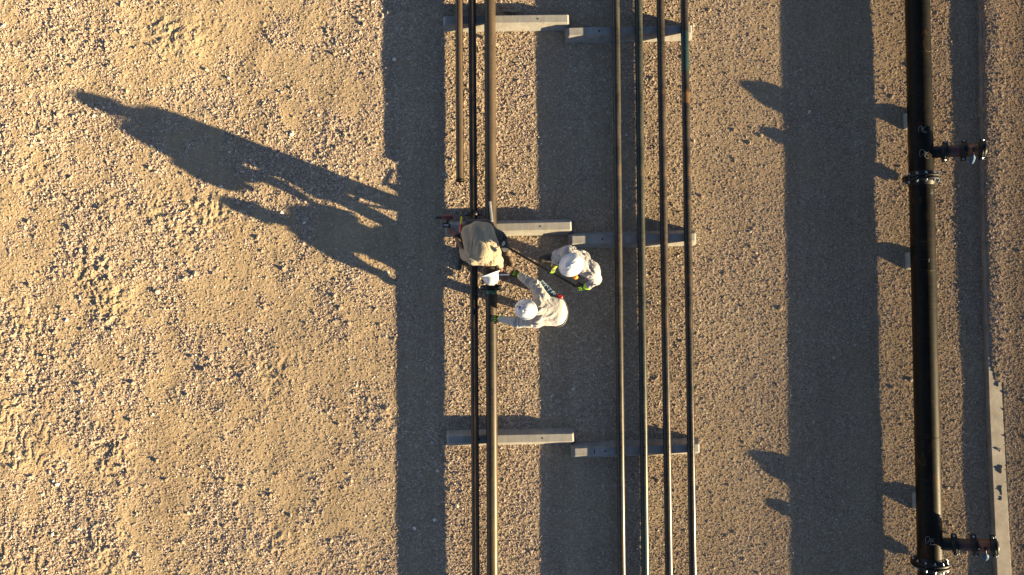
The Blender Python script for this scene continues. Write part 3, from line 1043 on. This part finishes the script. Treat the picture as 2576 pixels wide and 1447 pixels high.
def hard_hat(c, up, face, parent, stick=False, roll=0, ridge=True):
    """full-brim shell; c = centre of the brim plane"""
    u = Vector(up).normalized(); f = Vector(face); f = (f - u * f.dot(u)).normalized(); s = u.cross(f)
    c = Vector(c)
    n = 64
    prof = [(0.150, -.016), (0.152, -.012), (0.147, -.008), (0.128, .000), (0.116, .006), (.112, .022), (.109, .045), (.103, .072), (.092, .098), (.076, .118), (.055, .132), (.030, .139), (.012, .141)]
    vs, fs = [], []
    for r, h in prof:
        for i in range(n):
            a = 2 * math.pi * i / n
            el = 1.12 if r < .12 else 1.06
            fx = math.cos(a) * r * el; sy = math.sin(a) * r * .94
            hh = h
            if r >= .12: fx += .010 * max(0, math.cos(a)); hh -= .012 * max(0, math.cos(a)) ** 2 * (r - .11) / .04
            # moulded ribs along the crown
            if .012 < r < .112 and ridge:
                for off_ in (-.035, 0, .035):
                    hh += .0045 * math.exp(-((sy - off_) / .008) ** 2) * (1 if r < .1 else .5)
            vs.append(c + f * fx + s * sy + u * hh)
    for k_ in range(len(prof) - 1):
        for i in range(n):
            j = (i + 1) % n
            fs.append((k_ * n + i, k_ * n + j, k_ * n + n + j, k_ * n + n + i))
    fs.append(tuple(range((len(prof) - 1) * n, len(prof) * n)))
    b0 = len(vs)                                   # inner shell
    for r, h in [(0.150, -.019), (.114, -.006), (.106, .02), (.098, .065), (.07, .110), (.02, .132)]:
        for i in range(n):
            a = 2 * math.pi * i / n
            fx = math.cos(a) * r * 1.10; sy = math.sin(a) * r * .93; hh = h
            if r > .12: fx = math.cos(a) * r * 1.06 + .010 * max(0, math.cos(a)); hh -= .012 * max(0, math.cos(a)) ** 2
            vs.append(c + f * fx + s * sy + u * hh)
    for i in range(n):
        j = (i + 1) % n
        fs.append((i, b0 + i, b0 + j, j))
    for k_ in range(5):
        for i in range(n):
            j = (i + 1) % n
            fs.append((b0 + k_ * n + i, b0 + k_ * n + n + i, b0 + k_ * n + n + j, b0 + k_ * n + j))
    mb = MB(); mb.add(vs, fs, True)
    # button and rear adjuster
    hat = mb.build('hard_hat', M['white_hat'], parent)
    mb = MB(); mb.lathe(c + u * .1395 - f * .0, c + u * .15, [(0, .020), (.006, .019), (.009, .010)], 20)
    mb.build('crown_button', M['white_hat'], hat)
    return hat, (c, u, f, s)

def decal(hat, fr, pts, mat, name, w=.004):
    """marks lying on the crown: polylines in (forward, side) metres"""
    c, u, f, s = fr
    mb = MB()
    for line_ in pts:
        q = []
        for a_, b_ in line_:
            rr = math.hypot(a_ / 1.12, b_ / .94)
            h = np.interp(rr, [0, .012, .030, .055, .076, .092, .103, .109, .112], [.141, .141, .139, .132, .118, .098, .072, .045, .022])
            q.append(c + f * a_ + s * b_ + u * (float(h) + .0035))
        mb.tube(q, w, 5)
    return mb.build(name, M[mat], hat)

def boot(parent, ankle, toe, mat, label=None):
    """work boot: shaft, foot and sole as one shape"""
    a = Vector(ankle); t = Vector(toe)
    d = (t - a); d.z = 0; d.normalize()
    g = Vector((a.x, a.y, 0))
    pr = [C(a + Vector((0, 0, .10)), .056, g + Vector((0, 0, .07)), .052), C(g - d * .035 + Vector((0, 0, .045)), .042, g + d * .10 + Vector((0, 0, .048)), .046),
          C(g + d * .10 + Vector((0, 0, .045)), .046, g + d * .185 + Vector((0, 0, .042)), .044)]
    V, F, _ = iso(pr, .03, .01, [((0, 0, .008), (0, 0, -1))])
    o = mesh_np('boot', V, F, mat, True, parent=parent)
    mb = MB()
    s = Vector((-d.y, d.x, 0))
    ring = []
    for t_, w_ in ((-.075, .022), (-.06, .038), (0, .044), (.08, .042), (.14, .05), (.20, .045), (.23, .025)):
        ring.append((t_, w_))
    pts = [g + d * t_ + s * w_ for t_, w_ in ring] + [g + d * t_ - s * w_ for t_, w_ in ring[::-1]]
    n = len(pts)
    vs = [Vector((p.x, p.y, .0)) for p in pts] + [Vector((p.x, p.y, .028)) for p in pts]
    fs = [tuple(range(n - 1, -1, -1)), tuple(range(n, 2 * n))] + [(i, (i + 1) % n, n + (i + 1) % n, n + i) for i in range(n)]
    mb.add(vs, fs); mb.build('sole', M['rubber'], o)
    return o

def work_glove(parent, wrist, fwd, palm, side, curl, black=True, label=None):
    pr = hand_prims(wrist, fwd, palm, side, curl, 1.06, inflate=.0022)
    V, F, _ = iso(pr, .008, .0045)
    o = mesh_np('glove', V, F, M['black_glove'] if black else M['brown_glove'], True, parent=parent)
    f = Vector(fwd).normalized(); w = Vector(wrist)
    if black:
        p = Vector(palm); p = (p - f * p.dot(f)).normalized(); t = f.cross(p) * side
        mb = MB()
        mb.lathe(w - f * .060, w, [(0, .053), (.002, .056), (.03, .050), (.055, .044), (.068, .039), (.078, .032)], 24, False, False, sx=.82, ref=p)
        mb.build('cuff', M['lime'], o)
        mb = MB()
        bk = -p * .0205
        for k_ in (.024, 0, -.024):
            mb.tube([w + f * .05 + t * k_ + bk, w + f * .07 + t * k_ + bk * 1.02, w + f * .092 + t * k_ + bk * .92], .0042, 6)
        mb.tube([w + f * .02 + t * .03 + bk * .6, w + f * .05 + t * .042 + bk * .3], .006, 6)
        mb.build('trim', M['lime'], o)
    else:
        mb = MB()
        p = Vector(palm); p = (p - f * p.dot(f)).normalized()
        mb.lathe(w - f * .055, w, [(0, .050), (.03, .045), (.06, .036)], 24, False, False, sx=.85, ref=p)
        mb.build('cuff', M['brown_glove'], o)
    return o

def person(origin, label):
    o = empty('person', origin)
    return tag(o, label, 'person')

# ---------------- worker bending over the left pipes (tan shirt)
w1 = person(P(1215, 640, 0), 'worker in tan shirt bent double over the left pipes with a cordless driver')
hL, hR = P(1188, 579, .93), P(1220, 578, .93)
kL, kR = P(1163, 602, .50), P(1259, 600, .52)
aL, aR = P(1158, 640, .12), P(1274, 631, .12)
shL, shR = P(1192, 650, 1.07), P(1243, 648, 1.07)
eL, eR = P(1172, 643, .84), P(1254, 655, .83)
wL, wR = P(1143, 588, .66), P(1262, 687, .64)
upW1 = Vector((.30, -.95, -.05)).normalized(); faW1 = Vector((-.45, -.10, -.88))
hc1 = P(1231, 689, 1.00) - upW1 * .03
body = [C(hL, .10, hR, .10), C(P(1204, 580, .97), .11, P(1217, 640, 1.06), .11), C(shL, .06, shR, .06),
        C(hL, .085, kL, .058), C(kL, .056, aL, .036), C(hR, .085, kR, .058), C(kR, .056, aR, .036),
        C(shL, .050, eL, .040), C(eL, .038, wL, .027), C(shR, .050, eR, .040), C(eR, .038, wR, .027),
        C(P(1222, 655, 1.07), .062, hc1 - upW1 * .05, .055),
        C(aL, .036, P(1158, 642, .05), .035), C(aR, .036, P(1276, 638, .05), .035)] + head_prims(hc1, upW1, faW1)
body += hand_prims(wL, P(1124, 561, .58) - wL, (-.2, -.3, -1), 1, 1.2) + hand_prims(wR, P(1270, 705, .58) - wR, (0, 0, -1), -1, .8)
V, F, _ = iso(body, .018, .0095)
mesh_np('body', V, F, M['skin'], True, parent=w1)
shirt = [C(P(1203, 600, .97), .125, P(1219, 645, 1.0), .105), C(P(1181, 586, 1.05), .112, P(1193, 640, 1.13), .112), C(P(1222, 581, 1.05), .115, P(1240, 636, 1.13), .110),
         C(P(1202, 583, 1.10), .135, P(1216, 636, 1.20), .130), C(P(1194, 651, 1.07), .088, P(1240, 652, 1.07), .090),
         C(shL, .084, eL, .064), C(eL, .066, P(1165, 632, .78), .056), C(shR, .086, eR, .062), C(eR, .056, P(1258, 668, .74), .046)]
garment('shirt', shirt, M['tan_shirt'], w1, .035, .0095, folds=[
    (P(1225, 660, 1.15), .13, (0, 1, 0), 42, .009), (P(1185, 645, 1.1), .12, (1, .25, 0), 34, .009), (P(1175, 650, .95), .1, (1, .6, 0), 40, .008),
    (P(1250, 620, 1.15), .10, (1, .1, 0), 30, .008), (P(1190, 615, 1.2), .12, (.3, 1, 0), 22, .005), (P(1205, 570, 1.1), .12, (1, .2, 0), 26, .006)],
    amp=.007, seams=[([P(1190, 560, 1.2), P(1212, 590, 1.28), P(1228, 628, 1.27), P(1232, 646, 1.2)], .006),
                     ([P(1178, 654, 1.2), P(1205, 651, 1.25), P(1232, 646, 1.25), P(1256, 640, 1.2)], .006),
                     ([P(1178, 654, 1.2), P(1175, 630, 1.25)], .004)], seed=1)
tr = [C(P(1186, 577, .93), .135, P(1220, 576, .93), .135), C(hL, .115, kL, .082), C(kL, .08, aL, .066), C(hR, .115, kR, .085), C(kR, .082, aR, .066)]
garment('trousers', tr, M['navy'], w1, .03, .012, folds=[(kR, .16, (1, -.3, .2), 30, .012), (kL, .16, (1, .3, .2), 30, .012)], amp=.008, seed=2)
mb = MB(); mb.add(*[[P(1263, 604, .62), P(1269, 609, .60), P(1268, 617, .55), P(1262, 621, .54), P(1261, 612, .60)], [(0, 1, 2, 3, 4)]])
pat = [P(1266.5, 606, .60), P(1267, 611, .585), P(1265, 618, .56)]
mb = MB(); mb.tube(pat, [.012, .024, .014], 10); mb.build('pocket_flap', M['alu'], w1)
boot(w1, P(1158, 642, .1), P(1158, 655, 0), M['dark_boot']); boot(w1, P(1276, 634, .1), P(1283, 652, 0), M['boot'])  # left boot takes the darker leather to paint in the shade on it
work_glove(w1, wL, P(1124, 561, .58) - wL, (-.2, -.3, -1), 1, 1.2, False)
work_glove(w1, wR, P(1270, 705, .58) - wR, (0, 0, -1), -1, .8, False)
hat, fr = hard_hat(P(1232.5, 691.5, 1.01), upW1, faW1, w1)
garment('hair', [E(hc1 + upW1 * .012 - faW1 * .02, (.098, .086, .098), faW1, upW1)], M['hair'], w1, .01, .01, cuts=[(tuple(hc1 + Vector(faW1).normalized() * .03), tuple(Vector(faW1).normalized()))], amp=.004)

# ---------------- crouching worker reaching to the thick pipe (pale grey shirt)
w2 = person(P(1385, 780, 0), 'crouching worker in pale grey shirt and blue jeans, one gloved hand on the thick pipe')
shA, shB = P(1362, 747, .80), P(1350, 808, .77)
eA, eB = P(1345, 718, .72), P(1302, 811, .62)
wA, wB = P(1306, 694, .66), P(1257, 802, .43)
upW2 = Vector((-.34, -.10, .93)).normalized(); faW2 = Vector((-.9, .05, -.35))
hc2 = P(1325, 779, .92)
kA, kB = P(1357, 719, .50), P(1347, 797, .44)
hA, hB = P(1398, 767, .60), P(1398, 800, .58)
body = [C(hA, .10, hB, .10), C(P(1400, 784, .68), .11, P(1362, 782, .80), .11), C(shA, .06, shB, .06),
        C(hA, .085, kA, .058), C(kA, .055, P(1362, 730, .1), .036), C(hB, .085, kB, .058), C(kB, .055, P(1384, 797, .12), .036),
        C(shA, .050, eA, .040), C(eA, .038, wA, .027), C(shB, .05, eB, .040), C(eB, .038, wB, .027),
        C(P(1350, 780, .84), .06, hc2 - upW2 * .03, .055)] + head_prims(hc2, upW2, faW2)
dA = P(1284, 686, .62) - wA; dBh = P(1236, 801, .375) - wB
body += hand_prims(wA, dA, (0, -.4, -1), -1, .8) + hand_prims(wB, dBh, (0, 0, -1), 1, .55)
V, F, _ = iso(body, .018, .0095)
mesh_np('body', V, F, M['skin'], True, parent=w2)
shirt = [C(P(1360, 758, .79), .108, P(1400, 773, .76), .122), C(P(1358, 800, .77), .105, P(1398, 797, .76), .128), C(P(1356, 780, .81), .115, P(1401, 785, .74), .142),
         C(shA, .098, eA, .074), C(eA, .070, P(1311, 696, .67), .050), C(shB, .092, eB, .069), C(eB, .067, P(1262, 803, .455), .050)]
garment('shirt', shirt, M['grey_shirt'], w2, .035, .0095, folds=[
    (eA, .13, (.2, 1, 0), 40, .010), (P(1325, 706, .72), .10, (.4, 1, 0), 44, .009), (P(1372, 740, 1.0), .14, (.75, -1, -.2), 34, .012),
    (P(1352, 800, .95), .14, (1, .35, 0), 34, .013), (P(1300, 808, .7), .12, (.25, 1, 0), 40, .010), (P(1335, 812, .85), .12, (1, .3, .2), 36, .012),
    (P(1380, 800, 1.0), .14, (1, .6, 0), 26, .009), (P(1366, 770, 1.03), .1, (.3, 1, 0), 30, .007)],
    amp=.007, seams=[([P(1352, 812, 1), P(1366, 800, 1.05), P(1378, 780, 1.05), P(1376, 755, 1.02), P(1362, 738, .98)], .007)], seed=4)
tr = [C(P(1402, 768, .62), .12, P(1402, 800, .60), .12), C(hA, .112, kA, .080), C(kA, .078, P(1362, 730, .12), .064), C(hB, .112, kB, .080), C(kB, .075, P(1384, 797, .12), .06)]
garment('jeans', tr, M['denim'], w2, .03, .012, folds=[(P(1385, 745, .65), .18, (.7, .6, 0), 34, .010), (P(1365, 722, .6), .12, (.7, .6, 0), 36, .009)], amp=.007, seed=5)
mb = MB()
c = P(1404, 785, .66)
q = []
for k_ in range(13):
    an = -1.7 + 3.4 * k_ / 12
    q.append(c + Vector((math.cos(an) * .132, math.sin(an) * .205, -.02 * math.cos(an))))
mb.tube(q, .014, 8); mb.build('belt', M['belt'], w2)
boot(w2, P(1362, 732, .1), P(1348, 726, 0), M['boot']); boot(w2, P(1384, 797, .05), P(1368, 799, 0), M['boot'])
work_glove(w2, wA, dA, (0, -.4, -1), -1, .8); work_glove(w2, wB, dBh, (0, 0, -1), 1, .55)
hat, fr = hard_hat(P(1322.5, 779, .96), upW2, faW2, w2)
decal(hat, fr, [[(.045, -.055), (.060, -.02)], [(.035, -.060), (.048, -.03)], [(.052, -.06), (.040, -.035)], [(.03, -.05), (.036, -.02)]], 'purple', 'sticker', .0045)
decal(hat, fr, [[(.075, -.060), (.086, -.035)]], 'sticker', 'sticker', .010)
decal(hat, fr, [[(.0, -.085), (.03, -.080)], [(-.02, -.082), (-.005, -.084)]], 'purple', 'sticker', .003)

# ---------------- standing worker with the bar (pale shirt)
w3 = person(P(1432, 672, 0), 'standing worker in pale rumpled shirt seen from above, gripping a long black bar')
shA, shB = P(1430, 636, 1.42), P(1491, 682, 1.42)
eA, eB = P(1401, 642, 1.13), P(1499, 702, 1.12)
wA, wB = P(1393, 664, .92), P(1474, 720, .97)
upW3 = Vector((-.14, -.10, .98)).normalized(); faW3 = Vector((-.8, -.55, -.2))
hc3 = P(1440, 666, 1.585)
hA, hB = P(1438, 656, .92), P(1457, 668, .92)
kA, kB = P(1412, 652, .5), P(1450, 670, .5)
aA, aB = P(1396, 650, .12), P(1452, 668, .12)
bar0 = P(1279, 624, .40); bar1 = P(1463, 729, .94)
bd = (bar1 - bar0).normalized()
def on_bar(px):
    t = None; lo_, hi_ = 0.0, 1.0
    for _ in range(40):
        mid = (lo_ + hi_) / 2; p = bar0 + (bar1 - bar0) * mid
        x_ = 1288 + FPX * p.x / ((CAM_H - p.z) * _c + p.y * _s)
        if x_ < px: lo_ = mid
        else: hi_ = mid
    return bar0 + (bar1 - bar0) * lo_
gA = on_bar(1387); gB = on_bar(1457)
wA = Vector(gA) + Vector((.03, .075, .055)); wB = Vector(gB) + Vector((.075, .02, .055))
body = [C(hA, .10, hB, .10), C(P(1448, 662, 1.0), .12, P(1460, 658, 1.32), .13), C(shA, .06, shB, .06),
        C(hA, .085, kA, .058), C(kA, .055, aA, .036), C(hB, .085, kB, .058), C(kB, .055, aB, .036),
        C(shA, .050, eA, .040), C(eA, .038, wA, .027), C(shB, .05, eB, .040), C(eB, .038, wB, .027),
        C(P(1456, 662, 1.42), .06, hc3 - upW3 * .05, .055)] + head_prims(hc3, upW3, faW3)
fA = (gA - wA) + Vector((-.01, -.02, .02)); fB = (gB - wB) + Vector((-.02, 0, .02))
body += hand_prims(wA, fA, (-.6, .2, -.8), 1, 1.45) + hand_prims(wB, fB, (-.2, .5, -.8), -1, 1.45)
V, F, _ = iso(body, .018, .0095)
mesh_np('body', V, F, M['skin'], True, parent=w3)
shirt = [C(P(1434, 640, 1.34), .095, P(1440, 655, 1.02), .118), C(P(1484, 678, 1.34), .10, P(1460, 669, 1.02), .12), C(P(1460, 654, 1.32), .125, P(1450, 660, 1.0), .13),
         C(P(1449, 656, 1.51), .07, P(1428, 638, 1.42), .07), C(P(1453, 662, 1.51), .07, P(1488, 681, 1.40), .075), C(shA, .088, P(1489, 681, 1.38), .092), C(shA, .088, eA, .066), C(eA, .062, wA + Vector((.01, .05, .055)), .047),
         C(shB, .092, eB, .068), C(eB, .064, wB + Vector((.05, .015, .03)), .048)]
garment('shirt', shirt, M['pink_shirt'], w3, .035, .0095, folds=[
    (P(1465, 640, 1.42), .14, (.6, -1, 0), 38, .014), (P(1490, 668, 1.42), .13, (.7, -1, 0), 36, .012), (P(1475, 692, 1.38), .12, (1, .4, 0), 36, .013),
    (P(1490, 708, 1.15), .12, (.3, 1, 0), 38, .013), (P(1400, 650, 1.1), .12, (1, .1, 0), 40, .011), (P(1415, 640, 1.3), .13, (.5, 1, 0), 32, .010),
    (P(1445, 628, 1.42), .1, (1, .4, 0), 34, .010)], amp=.009,
    seams=[([P(1455, 622, 1.4), P(1468, 634, 1.45), P(1474, 650, 1.45)], .007)], seed=7)
tr = [C(hA, .115, hB, .115), C(hA, .11, kA, .080), C(kA, .078, aA, .064), C(hB, .11, kB, .08), C(kB, .078, aB, .064)]
garment('trousers', tr, M['dark_denim'], w3, .03, .012, folds=[(kA, .18, (0, 1, .1), 32, .01)], amp=.008, seed=8)
boot(w3, P(1396, 650, .1), P(1381, 652, 0), M['dark_boot']); boot(w3, P(1452, 668, .1), P(1440, 674, 0), M['dark_boot'])
work_glove(w3, wA, fA, (-.6, .2, -.8), 1, 1.45); work_glove(w3, wB, fB, (-.2, .5, -.8), -1, 1.45)
hat, fr = hard_hat(P(1437.5, 666.5, 1.625), upW3, faW3, w3)
decal(hat, fr, [[(.02, .078), (-.01, .084), (-.03, .082)]], 'sticker', 'sticker', .002)
s3 = Vector(faW3).normalized().cross(upW3)
ec = P(1448, 698, 1.50)
mb = MB(); sd = Vector((.15, -.9, .25)).normalized()
mb.lathe(ec - sd * .025, ec + sd, [(0, .020), (.006, .030), (.03, .032), (.042, .027), (.047, .012)], 24)
mb.build('ear_muff', M['orange'], w3)
# ------------------------------------------------------------------ tools
mb = MB()
mb.tube([bar0, bar0 + bd * .05, bar1 - bd * .10, bar1], [.013, .017, .017, .016], 14)
mb.lathe(bar0 + (bar1 - bar0) * .88, bar1, [(0, .017), (.004, .022), (.05, .022), (.054, .017)], 14)
o = mb.build('pry_bar', M['bar'], origin=bar0)
tag(o, 'long thin black steel bar held in both hands by the standing worker', 'bar')

# cordless driver in the bent worker's hand
wr = empty('cordless_driver', P(1124, 552, .52))
tag(wr, 'dark red cordless driver with black nose and battery, pointing left beside the sleeper end', 'power tool')
h0, h1 = P(1141, 546, .60), P(1096, 548, .60)
dd = (h1 - h0).normalized()
mb = MB(); L = (h1 - h0).length
mb.lathe(h0, h1, [(0, .022), (.012, .034), (.05, .038), (.10, .037), (.14, .032), (.165, .026)], 24)
mb.build('motor_housing', M['dull_red'], wr)
mb = MB(); mb.lathe(h0 + dd * .150, h1, [(0, .024), (.03, .023), (.05, .019), (.06, .020), (L - .15, .019)], 20)
mb.build('nose', M['rubber'], wr)
g0 = h0 + dd * .075 + Vector((0, -.02, -.01)); g1 = P(1123, 565, .565)
mb = MB(); mb.tube([g0, (g0 + g1) / 2, g1], [.021, .019, .021], 14); mb.build('grip', M['rubber'], wr)
mb = MB(); bM3 = Matrix.Rotation(R(-4), 3, 'Z')
mb.box(g1 + Vector((0, -.012, 0)), (.115, .062, .075), bM3, .010); bt = mb.build('battery', M['rubber'], wr)
mb = MB(); mb.box(g1 + Vector((0, -.012, .0385)), (.066, .022, .002), bM3); mb.build('nameplate', M['alu'], bt)

# marker with yellow barrel and red grip tucked at the hip
sx = empty('screwdriver', P(1159, 566, .88))
tag(sx, 'small hand tool with yellow shank and orange red handle at the bent worker\'s left hip', 'hand tool')
a = P(1161.3, 545, .86); m_ = P(1160, 563, .88); b = P(1158.5, 584, .90)
mb = MB(); mb.lathe(a, m_, [(0, .006), (.01, .012), ((m_ - a).length, .013)], 14); mb.build('shank', M['yellow'], sx)
mb = MB(); Lh = (b - m_).length
mb.lathe(m_, b, [(0, .014), (.01, .021), (.03, .018), (Lh * .6, .021), (Lh - .01, .019), (Lh, .010)], 14); mb.build('handle', M['orange_red'], sx)

# grey level lying along the thick pipe above the bent worker
a = P(1232.5, 507, .36); b = P(1238, 558, .40)
mb = MB(); d = (b - a).normalized(); sdv = Vector((d.y, -d.x, 0)).normalized()
Mx = Matrix((sdv, d, sdv.cross(d))).transposed()
mb.box((a + b) / 2 + Vector((0, 0, -.0)), (.034, (b - a).length, .018), Mx, .003)
mb.box((a + b) / 2 + Vector((0, 0, .010)), (.014, (b - a).length * .96, .004), Mx)
o = mb.build('straight_edge', M['alu'], origin=a)
tag(o, 'narrow grey metal straight edge lying along the thick brown pipe above the bent worker', 'straight edge')

# tape measure at the crouching worker's hip
tp = empty('tape_measure', P(1407, 746, .68))
tag(tp, 'shiny red tape measure clipped to the belt of the crouching worker', 'tape measure')
mb = MB(); c = P(1408, 746, .71); Mt = Matrix.Rotation(R(-28), 3, 'Z')
mb.box(c, (.085, .055, .07), Mt, .012); mb.build('case', M['red_plastic'], tp)
mb = MB(); mb.box(c + Vector((-.048, .024, .0)), (.02, .05, .06), Mt, .004); mb.build('clip', M['rubber'], tp)

# blue and white blade handle passed between the gloves
kn = empty('marker_pen', P(1268, 691, .70))
tag(kn, 'blue and white pen held between the brown glove and the black and lime glove', 'pen')
a = P(1254, 691.5, .70); b = P(1281, 691.0, .70); m_ = a + (b - a) * .45; d = (b - a).normalized()
mb = MB(); mb.lathe(a, b, [(0, .004), (.01, .010), ((m_ - a).length, .011)], 12); mb.build('cap', M['bluewhite'], kn)
mb = MB(); mb.lathe(m_, b, [(0, .010), ((b - m_).length, .010)], 12); mb.build('barrel', M['white_hat'], kn)

# weathered timber offcut behind the top sleeper
c = P(1283, 29, .02)
mb = MB()
vs = []
gg = np.random.default_rng(5)
for x_ in (-.11, -.05, .02, .07, .105):
    for (y_, z_) in ((-.024, -.01), (.024, -.01), (.022, .042), (-.022, .040)):
        vs.append(c + Matrix.Rotation(R(-5), 3, 'Z') @ Vector((x_ + gg.uniform(-.008, .008), y_ + gg.uniform(-.006, .006), z_ + gg.uniform(-.006, .006))))
fs = []
for k_ in range(4):
    for i in range(4):
        j = (i + 1) % 4
        fs.append((k_ * 4 + i, k_ * 4 + 4 + i, k_ * 4 + 4 + j, k_ * 4 + j))
fs += [(3, 2, 1, 0)[::-1], (16, 17, 18, 19)]
mb.add(vs, fs)
o = mb.build('timber_offcut', M['wood'], origin=c)
tag(o, 'small weathered timber offcut lying in shade behind the top sleeper', 'wood scrap')
